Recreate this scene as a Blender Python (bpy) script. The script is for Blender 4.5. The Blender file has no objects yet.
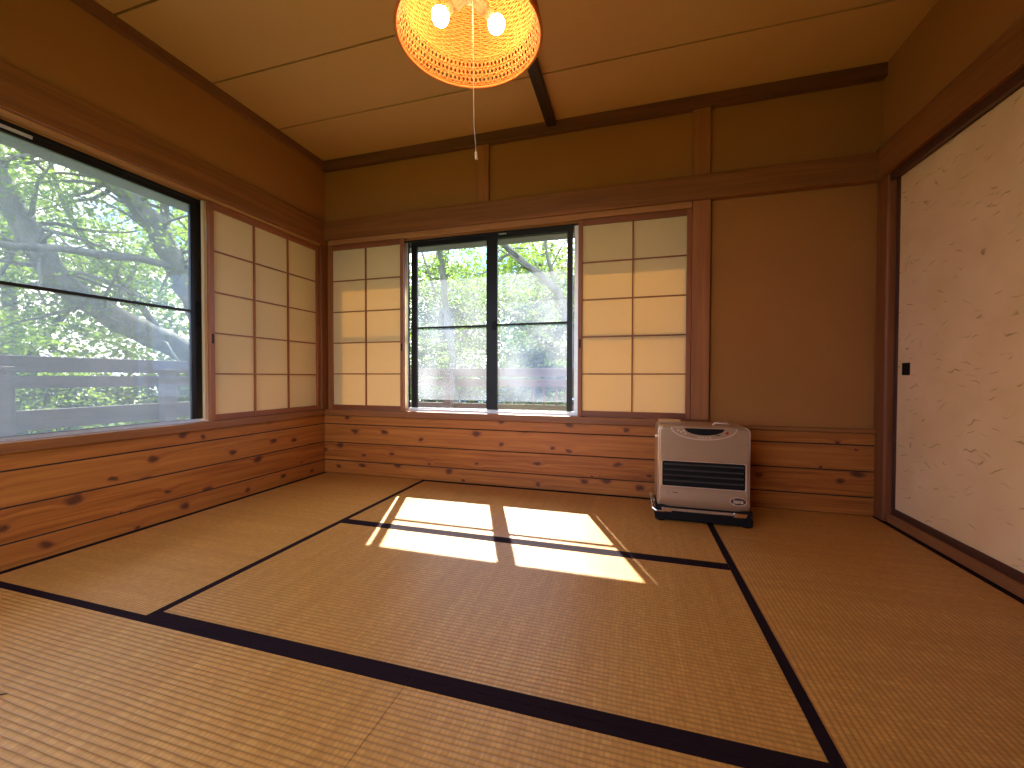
import bpy, bmesh, math, random
from mathutils import Vector, Matrix, noise
random.seed(7)
PI = math.pi
SC = bpy.context.scene
COL = SC.collection
W, H = 3.56, 2.39          # room width, ceiling height
YF = -3.2                  # inner face of the wall behind the camera

# ------------------------------------------------------------------ materials
def new_mat(name):
    m = bpy.data.materials.new(name); m.use_nodes = True
    nt = m.node_tree; nt.nodes.clear()
    out = nt.nodes.new('ShaderNodeOutputMaterial')
    return m, nt, out
def N(nt, typ, **kw):
    n = nt.nodes.new(typ)
    for k, v in kw.items():
        if k.startswith('i_'): n.inputs[k[2:].replace('_', ' ')].default_value = v
        elif k.startswith('n_'): n.inputs[int(k[2:])].default_value = v
        else: setattr(n, k, v)
    return n
def L(nt, a, b): nt.links.new(a, b)
def ramp(nt, fac, stops, interp='LINEAR'):
    r = N(nt, 'ShaderNodeValToRGB'); r.color_ramp.interpolation = interp
    e = r.color_ramp.elements
    while len(e) < len(stops): e.new(0.5)
    for i, (p, c) in enumerate(stops):
        e[i].position = p; e[i].color = (*c, 1) if len(c) == 3 else c
    L(nt, fac, r.inputs[0]); return r.outputs[0]
def math_(nt, op, a, b=None, c=None, clamp=False):
    n = N(nt, 'ShaderNodeMath', operation=op, use_clamp=clamp)
    for i, v in enumerate((a, b, c)):
        if v is None: continue
        if isinstance(v, (int, float)): n.inputs[i].default_value = v
        else: L(nt, v, n.inputs[i])
    return n.outputs[0]
def mixc(nt, fac, a, b, mode='MIX'):
    n = N(nt, 'ShaderNodeMix', data_type='RGBA', blend_type=mode)
    for i, v in ((0, fac), (6, a), (7, b)):
        if isinstance(v, (int, float)): n.inputs[i].default_value = v
        elif isinstance(v, tuple): n.inputs[i].default_value = (*v, 1)
        else: L(nt, v, n.inputs[i])
    return n.outputs[2]
def coords(nt, scale=(1, 1, 1), rot=(0, 0, 0), loc=(0, 0, 0), kind='Object'):
    tc = N(nt, 'ShaderNodeTexCoord'); mp = N(nt, 'ShaderNodeMapping')
    mp.inputs['Scale'].default_value = scale; mp.inputs['Rotation'].default_value = rot; mp.inputs['Location'].default_value = loc
    L(nt, tc.outputs[kind], mp.inputs['Vector']); return mp.outputs[0]
def noise_(nt, vec, scale, detail=3, rough=.55, out='Fac', dist=0):
    n = N(nt, 'ShaderNodeTexNoise'); n.inputs['Scale'].default_value = scale
    n.inputs['Detail'].default_value = detail; n.inputs['Roughness'].default_value = rough; n.inputs['Distortion'].default_value = dist
    L(nt, vec, n.inputs['Vector']); return n.outputs[out]
def bsdf(nt, out, base, rough=.6, metal=0, spec=.5, bump=None, bstr=.3, bdist=.002, coat=0):
    b = N(nt, 'ShaderNodeBsdfPrincipled')
    for k, v in (('Base Color', base), ('Roughness', rough), ('Metallic', metal), ('Specular IOR Level', spec)):
        if isinstance(v, (int, float)): b.inputs[k].default_value = v
        elif isinstance(v, tuple): b.inputs[k].default_value = (*v, 1)
        else: L(nt, v, b.inputs[k])
    b.inputs['Coat Weight'].default_value = coat
    if bump is not None:
        bp = N(nt, 'ShaderNodeBump'); bp.inputs['Strength'].default_value = bstr; bp.inputs['Distance'].default_value = bdist
        L(nt, bump, bp.inputs['Height']); L(nt, bp.outputs[0], b.inputs['Normal'])
    L(nt, b.outputs[0], out.inputs[0]); return b
def plain(name, col, rough=.5, metal=0, spec=.5, nscale=30, amt=.12):
    m, nt, out = new_mat(name)
    n = noise_(nt, coords(nt), nscale, 3)
    c = mixc(nt, n, tuple(x*(1-amt) for x in col), tuple(min(1, x*(1+amt)) for x in col))
    bsdf(nt, out, c, rough, metal, spec, n, .08, .001); return m
def wood(name, dark, light, axis, rough=.45, grain=1.0, coat=0):
    # grain runs along 'axis' (0,1,2)
    m, nt, out = new_mat(name)
    s = [26, 26, 26]; s[axis] = 1.3
    v = coords(nt, tuple(x*grain for x in s))
    n1 = noise_(nt, v, 1.0, 5, .6, dist=.6)
    s2 = [150, 150, 150]; s2[axis] = 4
    n2 = noise_(nt, coords(nt, tuple(s2)), 1.0, 2)
    f = math_(nt, 'ADD', math_(nt, 'MULTIPLY', n1, .75), math_(nt, 'MULTIPLY', n2, .25))
    c = ramp(nt, f, [(.3, dark), (.62, light)])
    bsdf(nt, out, c, rough, 0, .4, f, .15, .0012, coat); return m
def pine(name, along):
    # horizontal pine boards with knots; 'along' = world axis the boards run in
    m, nt, out = new_mat(name)
    tc = N(nt, 'ShaderNodeTexCoord'); sp = N(nt, 'ShaderNodeSeparateXYZ'); L(nt, tc.outputs['Object'], sp.inputs[0])
    u = sp.outputs[along]; z = sp.outputs[2]
    bi = math_(nt, 'FLOOR', math_(nt, 'DIVIDE', math_(nt, 'ADD', z, .04), .14))
    wn = N(nt, 'ShaderNodeTexWhiteNoise', noise_dimensions='1D'); L(nt, bi, wn.inputs['W'])
    uo = math_(nt, 'ADD', u, math_(nt, 'MULTIPLY', bi, 7.31))
    cb = N(nt, 'ShaderNodeCombineXYZ'); L(nt, uo, cb.inputs[0]); L(nt, z, cb.inputs[1])
    def mapped(sx, sy):
        mp = N(nt, 'ShaderNodeMapping'); mp.inputs['Scale'].default_value = (sx, sy, 1); L(nt, cb.outputs[0], mp.inputs[0]); return mp.outputs[0]
    # knots: cells of 16 x 11 cm, one knot each, half of them kept
    vv = N(nt, 'ShaderNodeTexVoronoi', voronoi_dimensions='2D'); vv.inputs['Scale'].default_value = 1
    kd = N(nt, 'ShaderNodeTexNoise'); kd.inputs['Scale'].default_value = 2.2; kd.inputs['Detail'].default_value = 4; L(nt, mapped(6, 9), kd.inputs['Vector'])
    ks = N(nt, 'ShaderNodeVectorMath', operation='MULTIPLY_ADD'); L(nt, kd.outputs['Color'], ks.inputs[0]); ks.inputs[1].default_value = (.30, .34, 0); L(nt, mapped(5.4, 8.0), ks.inputs[2]); L(nt, ks.outputs[0], vv.inputs['Vector'])
    keep = N(nt, 'ShaderNodeSeparateColor'); L(nt, vv.outputs['Color'], keep.inputs[0])
    sel = math_(nt, 'GREATER_THAN', keep.outputs[0], .34)
    rad = math_(nt, 'ADD', math_(nt, 'MULTIPLY', keep.outputs[1], .16), .05)
    dn = math_(nt, 'DIVIDE', vv.outputs['Distance'], rad)
    knot = math_(nt, 'MULTIPLY', math_(nt, 'SUBTRACT', 1.15, dn, clamp=True), sel)
    knot = math_(nt, 'MULTIPLY', knot, 1.5, clamp=True)
    halo = math_(nt, 'MULTIPLY', math_(nt, 'SUBTRACT', 1, math_(nt, 'MULTIPLY', vv.outputs['Distance'], 2.6), clamp=True), sel)
    # grain bent around knots
    bend = math_(nt, 'ADD', z, math_(nt, 'MULTIPLY', halo, .02))
    cb2 = N(nt, 'ShaderNodeCombineXYZ'); L(nt, uo, cb2.inputs[0]); L(nt, bend, cb2.inputs[1])
    mp = N(nt, 'ShaderNodeMapping'); mp.inputs['Scale'].default_value = (1.6, 55, 1); L(nt, cb2.outputs[0], mp.inputs[0])
    g = noise_(nt, mp.outputs[0], 1, 5, .62, dist=.5)
    blot = noise_(nt, mapped(3.0, 9), 1, 3)
    c = ramp(nt, g, [(.32, (.17, .042, .007)), (.5, (.35, .112, .017)), (.66, (.50, .185, .032))])
    c = mixc(nt, math_(nt, 'MULTIPLY', blot, .55), c, (.27, .075, .014))
    c = mixc(nt, math_(nt, 'MULTIPLY', wn.outputs[0], .3), c, (.52, .21, .045))
    c = mixc(nt, math_(nt, 'MULTIPLY', halo, .45), c, (.36, .10, .03))
    c = mixc(nt, math_(nt, 'MULTIPLY', knot, .9), c, (.075, .022, .010))
    bsdf(nt, out, c, .42, 0, .28, g, .12, .001, .03); return m
def plaster(name, c1, c2, s=1.0, sp=180, rough=.9):
    m, nt, out = new_mat(name)
    v = coords(nt)
    big = noise_(nt, v, 2.2*s, 3); fine = noise_(nt, v, sp, 2)
    c = mixc(nt, big, c1, c2); c = mixc(nt, math_(nt, 'MULTIPLY', fine, .35), c, tuple(x*.62 for x in c1))
    bsdf(nt, out, c, rough, 0, .2, fine, .35, .0015); return m

M = {}
M['plaster'] = plaster('ochre_plaster', (.37, .150, .036), (.43, .182, .047))
M['ceiling'] = plaster('ceiling_cloth', (.60, .335, .125), (.68, .395, .155), sp=260)
M['plain_wall'] = plaster('rear_plaster', (.62, .43, .25), (.68, .48, .28))
M['gap'] = plain('dark_gap', (.035, .015, .008), .9)
M['trim_x'] = wood('cedar_trim_x', (.16, .052, .013), (.29, .105, .026), 0)
M['trim_y'] = wood('cedar_trim_y', (.16, .052, .013), (.29, .105, .026), 1)
M['trim_z'] = wood('cedar_trim_z', (.24, .078, .021), (.40, .145, .042), 2)
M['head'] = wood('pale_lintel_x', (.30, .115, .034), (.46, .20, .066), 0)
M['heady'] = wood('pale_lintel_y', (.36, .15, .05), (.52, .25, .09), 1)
M['palez'] = wood('pale_stop_z', (.55, .36, .19), (.72, .50, .29), 2)
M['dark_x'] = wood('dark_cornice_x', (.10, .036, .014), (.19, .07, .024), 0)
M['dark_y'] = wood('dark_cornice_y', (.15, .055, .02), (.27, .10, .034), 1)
M['beam'] = wood('dark_batten', (.022, .011, .007), (.055, .028, .017), 1, .35)
M['shoji_z'] = wood('shoji_wood_z', (.20, .058, .018), (.32, .105, .034), 2)
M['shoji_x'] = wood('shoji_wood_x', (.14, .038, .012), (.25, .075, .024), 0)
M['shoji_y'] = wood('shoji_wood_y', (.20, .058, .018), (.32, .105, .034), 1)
M['pine_x'] = pine('pine_boards_x', 0)
M['pine_y'] = pine('pine_boards_y', 1)
M['pillar'] = wood('brown_pillar', (.15, .045, .014), (.26, .085, .026), 2)
M['lacquer'] = plain('dark_lacquer', (.075, .026, .016), .35)
M['black_metal'] = plain('black_aluminium', (.008, .006, .005), .4, .0, .3)
M['silver'] = plain('pale_aluminium', (.62, .63, .64), .4, .5)
M['black'] = plain('black_plastic', (.006, .005, .005), .5, 0, .2)
M['heri'] = plain('dark_cotton_border', (.013, .005, .008), .85, 0, .1, 400, .4)
M['subfloor'] = wood('threshold_wood', (.2, .08, .03), (.34, .15, .06), 0)
M['threshold'] = wood('threshold_wood_y', (.17, .06, .022), (.31, .115, .04), 1)

def tatami():
    m, nt, out = new_mat('woven_rush')
    tc = N(nt, 'ShaderNodeTexCoord'); sp = N(nt, 'ShaderNodeSeparateXYZ'); L(nt, tc.outputs['Object'], sp.inputs[0])
    x, y = sp.outputs[0], sp.outputs[1]
    wob = noise_(nt, coords(nt, (3, 22, 1)), 1, 2)
    ph = math_(nt, 'ADD', math_(nt, 'MULTIPLY', y, PI/.0145), math_(nt, 'MULTIPLY', wob, 2.2))
    ridge = math_(nt, 'ABSOLUTE', math_(nt, 'SINE', ph))            # 0 in the furrow
    rid = math_(nt, 'POWER', ridge, .55)
    # rush stalks lie across the mat, bundled irregularly
    stalk = noise_(nt, coords(nt, (170, 14, 1)), 1, 3, .7)
    band = noise_(nt, coords(nt, (26, .8, 1)), 1, 3, .65)
    patch = noise_(nt, coords(nt, (2.2, 2.2, 1)), 1, 3)
    c = ramp(nt, band, [(.3, (.60, .28, .055)), (.52, (.77, .395, .090)), (.72, (.87, .49, .135))])
    c = mixc(nt, math_(nt, 'MULTIPLY', patch, .5), c, (.58, .31, .065))
    c = mixc(nt, math_(nt, 'MULTIPLY', stalk, .5), c, (.42, .18, .05))
    vb = N(nt, 'ShaderNodeCombineXYZ'); L(nt, math_(nt, 'MULTIPLY', x, 60), vb.inputs[0]); L(nt, math_(nt, 'MULTIPLY', math_(nt, 'FLOOR', math_(nt, 'DIVIDE', ph, PI)), 3.7), vb.inputs[1])
    cell = noise_(nt, vb.outputs[0], 1, 2, .7)
    c = mixc(nt, math_(nt, 'MULTIPLY', ramp(nt, cell, [(.40, (0, 0, 0)), (.62, (1, 1, 1))]), .5), c, (.40, .18, .035))
    tp = math_(nt, 'ADD', math_(nt, 'MULTIPLY', x, PI/.012), math_(nt, 'MULTIPLY', noise_(nt, coords(nt, (8, 5, 1)), 1, 2), 9))
    tl = math_(nt, 'SUBTRACT', 1, math_(nt, 'POWER', math_(nt, 'ABSOLUTE', math_(nt, 'SINE', tp)), .5), clamp=True)
    c = mixc(nt, math_(nt, 'MULTIPLY', tl, .5), c, (.36, .15, .03))
    fur = math_(nt, 'MULTIPLY', math_(nt, 'SUBTRACT', 1, rid, clamp=True), 1.1, clamp=True)
    c = mixc(nt, math_(nt, 'MULTIPLY', fur, .85), c, (.27, .105, .022))
    h = math_(nt, 'ADD', rid, math_(nt, 'MULTIPLY', stalk, .35))
    bsdf(nt, out, c, .42, 0, .5, h, .6, .0016); return m
M['tatami'] = tatami()

def washi():
    m, nt, out = new_mat('flecked_washi')
    tc = N(nt, 'ShaderNodeTexCoord'); sp = N(nt, 'ShaderNodeSeparateXYZ'); L(nt, tc.outputs['Object'], sp.inputs[0])
    cb = N(nt, 'ShaderNodeCombineXYZ'); L(nt, sp.outputs[1], cb.inputs[0]); L(nt, sp.outputs[2], cb.inputs[1])
    c = None
    base = ramp(nt, noise_(nt, cb.outputs[0], 3.5, 4), [(.3, (.76, .48, .24)), (.7, (.86, .58, .32))])
    mask = None
    for k, (rot, sx, sy, off) in enumerate(((.25, 9, 26, 0), (-.5, 8, 25, 3.3), (.9, 10, 30, 8.1))):
        dis = N(nt, 'ShaderNodeVectorMath', operation='ADD')
        nz = N(nt, 'ShaderNodeTexNoise'); nz.inputs['Scale'].default_value = 9; L(nt, cb.outputs[0], nz.inputs['Vector'])
        sc = N(nt, 'ShaderNodeVectorMath', operation='SCALE'); sc.inputs['Scale'].default_value = .12; L(nt, nz.outputs['Color'], sc.inputs[0])
        L(nt, cb.outputs[0], dis.inputs[0]); L(nt, sc.outputs[0], dis.inputs[1])
        mp = N(nt, 'ShaderNodeMapping'); mp.inputs['Scale'].default_value = (sx, sy, 1); mp.inputs['Rotation'].default_value = (0, 0, rot); mp.inputs['Location'].default_value = (off, off, 0)
        L(nt, dis.outputs[0], mp.inputs[0])
        vo = N(nt, 'ShaderNodeTexVoronoi', voronoi_dimensions='2D'); vo.inputs['Scale'].default_value = 1; L(nt, mp.outputs[0], vo.inputs['Vector'])
        # squashed cell distance -> short fibre
        sb = N(nt, 'ShaderNodeVectorMath', operation='SUBTRACT'); L(nt, mp.outputs[0], sb.inputs[0]); L(nt, vo.outputs['Position'], sb.inputs[1])
        s2 = N(nt, 'ShaderNodeSeparateXYZ'); L(nt, sb.outputs[0], s2.inputs[0])
        ax = math_(nt, 'MULTIPLY', s2.outputs[0], 3.4); ay = math_(nt, 'MULTIPLY', s2.outputs[1], 15)
        d = math_(nt, 'SQRT', math_(nt, 'ADD', math_(nt, 'POWER', math_(nt, 'ABSOLUTE', ax), 2), math_(nt, 'POWER', math_(nt, 'ABSOLUTE', ay), 2)))
        kc = N(nt, 'ShaderNodeSeparateColor'); L(nt, vo.outputs['Color'], kc.inputs[0])
        f = math_(nt, 'MULTIPLY', math_(nt, 'MULTIPLY', math_(nt, 'SUBTRACT', 1, d, clamp=True), 1.5, clamp=True), math_(nt, 'GREATER_THAN', kc.outputs[0], .78))
        f = math_(nt, 'MULTIPLY', f, math_(nt, 'ADD', math_(nt, 'MULTIPLY', kc.outputs[1], .7), .2))
        mask = f if mask is None else math_(nt, 'MAXIMUM', mask, f)
    c = mixc(nt, mask, base, (.36, .18, .06))
    bsdf(nt, out, c, .8, 0, .2, noise_(nt, cb.outputs[0], 160, 2), .2, .001); return m
M['washi'] = washi()

def shoji_paper():
    m, nt, out = new_mat('shoji_paper')
    v = coords(nt)
    n = noise_(nt, v, 3.0, 3); f = noise_(nt, v, 60, 3)
    c = mixc(nt, n, (.82, .66, .36), (.88, .74, .45)); c = mixc(nt, math_(nt, 'MULTIPLY', f, .18), c, (.70, .52, .28))
    d = N(nt, 'ShaderNodeBsdfDiffuse'); t = N(nt, 'ShaderNodeBsdfTranslucent'); mx = N(nt, 'ShaderNodeMixShader')
    L(nt, c, d.inputs[0]); t.inputs[0].default_value = (.62, .42, .16, 1); mx.inputs[0].default_value = .30
    L(nt, d.outputs[0], mx.inputs[1]); L(nt, t.outputs[0], mx.inputs[2]); L(nt, mx.outputs[0], out.inputs[0]); return m
M['paper'] = shoji_paper()

def glass(name, haze):
    # clear pane: straight-through light, a Fresnel reflection, and a haze layer: dust / dried condensation at back, painted reflection at left
    m, nt, out = new_mat(name)
    tr = N(nt, 'ShaderNodeBsdfTransparent'); tr.inputs[0].default_value = (.95, .97, .96, 1)
    gl = N(nt, 'ShaderNodeBsdfGlossy'); gl.inputs['Roughness'].default_value = .02
    lw = N(nt, 'ShaderNodeLayerWeight'); lw.inputs['Blend'].default_value = .5
    fz = math_(nt, 'ADD', math_(nt, 'MULTIPLY', math_(nt, 'POWER', lw.outputs['Facing'], 4), .5), .03)
    m1 = N(nt, 'ShaderNodeMixShader'); L(nt, fz, m1.inputs[0]); L(nt, tr.outputs[0], m1.inputs[1]); L(nt, gl.outputs[0], m1.inputs[2])
    df = N(nt, 'ShaderNodeBsdfTranslucent'); d2 = N(nt, 'ShaderNodeBsdfDiffuse')
    df.inputs[0].default_value = (.62, .64, .66, 1); d2.inputs[0].default_value = (.5, .5, .5, 1)
    md = N(nt, 'ShaderNodeMixShader'); md.inputs[0].default_value = .25; L(nt, df.outputs[0], md.inputs[1]); L(nt, d2.outputs[0], md.inputs[2])
    m2 = N(nt, 'ShaderNodeMixShader')
    L(nt, haze(nt), m2.inputs[0]); L(nt, m1.outputs[0], m2.inputs[1]); L(nt, md.outputs[0], m2.inputs[2])
    L(nt, m2.outputs[0], out.inputs[0]); return m
def reflection_veil_left(nt):  # pale veil painted in for reflections on the big window
    n = noise_(nt, coords(nt, (1, 2.2, 1.2)), 1.3, 3)
    return math_(nt, 'ADD', math_(nt, 'MULTIPLY', n, .14), .12)
def haze_back(nt):
    tc = N(nt, 'ShaderNodeTexCoord'); sp = N(nt, 'ShaderNodeSeparateXYZ'); L(nt, tc.outputs['Object'], sp.inputs[0])
    z = sp.outputs[2]
    film = math_(nt, 'MULTIPLY', math_(nt, 'LESS_THAN', z, 1.45), math_(nt, 'GREATER_THAN', z, .575))
    n = noise_(nt, coords(nt, (3.6, 1, 2.4), loc=(.35, 0, .1)), 1, 2, .45)
    b = ramp(nt, n, [(.36, (0, 0, 0)), (.66, (1, 1, 1))])
    low = math_(nt, 'SUBTRACT', 1.25, math_(nt, 'MULTIPLY', z, .5), clamp=True)
    f = math_(nt, 'ADD', .022, math_(nt, 'MULTIPLY', math_(nt, 'MULTIPLY', b, low), .13))
    return math_(nt, 'ADD', math_(nt, 'MULTIPLY', film, f), .010)
M['glass_left'] = glass('reflection_veil_glass', reflection_veil_left)
M['glass_back'] = glass('misted_window_glass', haze_back)

def emis(name, col, s):
    m, nt, out = new_mat(name); e = N(nt, 'ShaderNodeEmission'); e.inputs[0].default_value = (*col, 1); e.inputs[1].default_value = s
    L(nt, e.outputs[0], out.inputs[0]); return m
M['bulb'] = emis('lit_bulb', (1, .62, .29), 68)
def wicker():
    m, nt, out = new_mat('wicker_cane')
    n = noise_(nt, coords(nt), 60, 2)
    c = mixc(nt, n, (.52, .185, .04), (.64, .245, .06))
    b = N(nt, 'ShaderNodeBsdfPrincipled'); L(nt, c, b.inputs['Base Color']); b.inputs['Roughness'].default_value = .55
    t = N(nt, 'ShaderNodeBsdfTranslucent'); t.inputs[0].default_value = (.55, .22, .05, 1)
    mx = N(nt, 'ShaderNodeMixShader'); mx.inputs[0].default_value = .3
    L(nt, b.outputs[0], mx.inputs[1]); L(nt, t.outputs[0], mx.inputs[2]); L(nt, mx.outputs[0], out.inputs[0]); return m
M['wicker'] = wicker()
M['cream'] = plain('cream_plastic', (.72, .60, .42), .45)
M['socket'] = plain('beige_socket', (.34, .20, .10), .5)
M['cord'] = plain('pale_cord', (.75, .62, .46), .6)
def brushed(name, col):
    m, nt, out = new_mat(name)
    n = noise_(nt, coords(nt, (3, 3, 260)), 1, 2)
    c = mixc(nt, n, tuple(x*.9 for x in col), col); bsdf(nt, out, c, .34, .55, .5, n, .05, .0005); return m
M['heater'] = brushed('champagne_metal', (.54, .37, .22))
M['heater_trim'] = plain('pale_champagne_edge', (.80, .62, .46), .3, .5)
M['chrome'] = plain('chrome', (.8, .79, .77), .16, 1)
M['slat'] = plain('black_slat', (.05, .045, .042), .3)
M['panel_ink'] = plain('brown_ink', (.10, .045, .025), .5)
M['red'] = plain('red_key', (.45, .03, .02), .4)
M['deck'] = wood('weathered_grey_board', (.08, .074, .074), (.14, .13, .13), 1, .8)
M['deck_brown'] = wood('weathered_brown_board', (.085, .055, .045), (.15, .105, .085), 0, .8)
M['soffit'] = plain('grey_soffit', (.20, .21, .20), .8)
def bark():
    m, nt, out = new_mat('grey_bark')
    n = noise_(nt, coords(nt, (14, 14, 4)), 1, 5, .65); n2 = noise_(nt, coords(nt, (3, 3, 1.5)), 1, 3)
    c = ramp(nt, n, [(.3, (.07, .066, .058)), (.7, (.24, .23, .20))]); c = mixc(nt, math_(nt, 'MULTIPLY', n2, .5), c, (.10, .12, .075))
    bsdf(nt, out, c, .9, 0, .2, n, .8, .01); return m
M['bark'] = bark()
def leaf(name, a, b, tcol, tf=.5):
    m, nt, out = new_mat(name)
    n = noise_(nt, coords(nt), .9, 3); n2 = noise_(nt, coords(nt), 11, 2)
    f = math_(nt, 'ADD', math_(nt, 'MULTIPLY', n, .5), math_(nt, 'MULTIPLY', n2, .5))
    c = ramp(nt, f, [(.35, a), (.65, b)])
    t2 = ramp(nt, f, [(.35, tuple(x*.8 for x in tcol)), (.65, tuple(min(.9, x*1.35) for x in tcol))])
    p = N(nt, 'ShaderNodeBsdfPrincipled'); L(nt, c, p.inputs['Base Color']); p.inputs['Roughness'].default_value = .45; p.inputs['Specular IOR Level'].default_value = .35
    t = N(nt, 'ShaderNodeBsdfTranslucent'); L(nt, t2, t.inputs[0]); mx = N(nt, 'ShaderNodeMixShader'); mx.inputs[0].default_value = tf
    L(nt, p.outputs[0], mx.inputs[1]); L(nt, t.outputs[0], mx.inputs[2]); L(nt, mx.outputs[0], out.inputs[0]); return m
M['leaf1'] = leaf('maple_leaf', (.035, .075, .018), (.10, .17, .035), (.20, .32, .03))
M['leaf2'] = leaf('bright_leaf', (.05, .10, .018), (.13, .22, .035), (.28, .40, .035))
M['leaf3'] = leaf('far_leaf', (.04, .075, .035), (.10, .15, .06), (.17, .25, .06))
def ground_m():
    m, nt, out = new_mat('grassy_slope')
    n = noise_(nt, coords(nt), 1.2, 6, .7)
    c = ramp(nt, n, [(.3, (.03, .05, .015)), (.5, (.09, .14, .03)), (.75, (.20, .24, .07))]); bsdf(nt, out, c, .95, 0, .1, n, .6, .1); return m
M['ground'] = ground_m()

# ------------------------------------------------------------------ mesh helpers
class MB:
    def __init__(self): self.v = []; self.f = []; self.mi = []
    def add(self, vs, fs, mi=0):
        o = len(self.v); self.v += [tuple(x) for x in vs]; self.f += [tuple(i+o for i in f) for f in fs]; self.mi += [mi]*len(fs); return self
    def box(self, x0, x1, y0, y1, z0, z1, mi=0):
        x0, x1 = min(x0, x1), max(x0, x1); y0, y1 = min(y0, y1), max(y0, y1); z0, z1 = min(z0, z1), max(z0, z1)
        vs = [(x, y, z) for z in (z0, z1) for y in (y0, y1) for x in (x0, x1)]
        return self.add(vs, [(0, 2, 3, 1), (4, 5, 7, 6), (0, 1, 5, 4), (2, 6, 7, 3), (0, 4, 6, 2), (1, 3, 7, 5)], mi)
    def tube(self, path, rad, sides=8, mi=0, closed=False, caps=True):
        P = [Vector(p) for p in path]; n = len(P)
        R = rad if isinstance(rad, (list, tuple)) else [rad]*n
        t0 = (P[1]-P[0]).normalized(); u = t0.orthogonal().normalized(); vs = []
        for i in range(n):
            if closed: t = (P[(i+1) % n]-P[i-1]).normalized()
            else: t = (P[min(i+1, n-1)]-P[max(i-1, 0)]).normalized()
            u = (u - t*u.dot(t)).normalized(); w = t.cross(u)
            for k in range(sides):
                a = 2*PI*k/sides; vs.append(P[i]+(u*math.cos(a)+w*math.sin(a))*R[i])
        fs = []
        for i in range(n if closed else n-1):
            j = (i+1) % n
            for k in range(sides):
                k2 = (k+1) % sides; fs.append((i*sides+k, i*sides+k2, j*sides+k2, j*sides+k))
        if caps and not closed: fs += [tuple(range(sides))[::-1], tuple((n-1)*sides+k for k in range(sides))]
        return self.add(vs, fs, mi)
    def lathe(self, prof, seg=32, c=(0, 0, 0), mi=0, axis='z'):
        vs = []; n = len(prof)
        for r, z in prof:
            for k in range(seg):
                a = 2*PI*k/seg; p = (r*math.cos(a), r*math.sin(a), z)
                if axis == 'y': p = (p[0], p[2], p[1])
                vs.append((p[0]+c[0], p[1]+c[1], p[2]+c[2]))
        fs = [(i*seg+k, i*seg+(k+1) % seg, (i+1)*seg+(k+1) % seg, (i+1)*seg+k) for i in range(n-1) for k in range(seg)]
        return self.add(vs, fs, mi)
    def prism(self, pts, y0, y1, mi=0):          # outline in x,z extruded along y
        n = len(pts); vs = [(x, y0, z) for x, z in pts]+[(x, y1, z) for x, z in pts]
        fs = [tuple(range(n)), tuple(range(2*n-1, n-1, -1))]+[(i, i+n, (i+1) % n+n, (i+1) % n) for i in range(n)]
        return self.add(vs, fs, mi)
    def build(self, name, mats, parent=None, loc=None, bevel=0, smooth=False, seg=2):
        me = bpy.data.meshes.new(name); me.from_pydata(self.v, [], self.f)
        if not isinstance(mats, (list, tuple)): mats = [mats]
        for m in mats: me.materials.append(m)
        for p, i in zip(me.polygons, self.mi): p.material_index = i
        bm = bmesh.new(); bm.from_mesh(me); bmesh.ops.recalc_face_normals(bm, faces=bm.faces); bm.to_mesh(me); bm.free()
        if smooth: me.polygons.foreach_set('use_smooth', [True]*len(me.polygons))
        o = bpy.data.objects.new(name, me); COL.objects.link(o)
        if parent: o.parent = parent
        if loc: o.location = loc
        if bevel:
            b = o.modifiers.new('bevel', 'BEVEL'); b.width = bevel; b.segments = seg; b.limit_method = 'ANGLE'; b.angle_limit = .6
        return o
def tag(o, label, cat, group=None, kind=None):
    if label: o['label'] = label
    if cat: o['category'] = cat
    if group: o['group'] = group
    if kind: o['kind'] = kind
    return o
def struct(o, label=None, cat=None): return tag(o, label, cat, kind='structure')
def empty(name, loc=(0, 0, 0), rz=0):
    o = bpy.data.objects.new(name, None); COL.objects.link(o); o.location = loc; o.rotation_euler = (0, 0, rz); o.empty_display_size = .1; return o
def copy_tree(o, parent=None):
    c = o.copy(); COL.objects.link(c); c.parent = parent
    for ch in list(o.children): copy_tree(ch, c)
    return c

# ------------------------------------------------------------------ room shell
struct(MB().box(-.15, W+.15, YF-.12, .15, -.20, -.052).build('floor', M['subfloor']), 'wooden floor under the straw mats', 'floor')
struct(MB().box(0, W, YF, -2.672, -.05, 0).build('trim_1', M['subfloor']), 'wooden sill board on the floor behind the mats', 'trim')
# ceiling boards with dark seams
c = MB(); edges = [0, -.43, -.875, -1.33, -1.78, -2.23, -2.68, YF]
for a, b in zip(edges[:-1], edges[1:]): c.box(0, W, b+.0055, a-.0055, H, H+.03, 0)
c.box(-.12, W+.12, YF-.12, .14, H+.012, H+.10, 1)
struct(c.build('ceiling', [M['ceiling'], M['gap']]), 'tan ceiling boards with thin dark seams', 'ceiling')
# back wall
w = MB()
w.box(-.15, W+.14, .02, .14, 1.80, H+.012); w.box(2.735, W+.14, .02, .14, -.05, 1.80)
w.box(-.15, .06, .02, .14, -.05, 1.80); w.box(2.62, 2.735, .03, .14, -.05, 1.80); w.box(.06, 2.62, .02, .14, -.05, .44)
struct(w.build('wall_back', M['plaster']), 'ochre plaster wall holding the smaller window', 'wall')
# left wall
w = MB()
w.box(-.14, 0, YF, .02, 1.78, H+.012); w.box(-.14, 0, YF, .02, -.05, .44); w.box(-.14, 0, YF, -2.56, .44, 1.78); w.box(-.14, 0, -.06, .02, .44, 1.78)
struct(w.build('wall_left', M['plaster']), 'ochre plaster wall holding the big window', 'wall')
# right wall
w = MB()
w.box(W, W+.14, YF, .02, 1.79, H+.012); w.box(W, W+.14, YF, -1.10, -.05, 1.79); w.box(W+.09, W+.14, -1.10, .02, -.05, 1.79)
struct(w.build('wall_right', M['plaster']), 'ochre plaster wall above the papered sliding door', 'wall')
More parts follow.
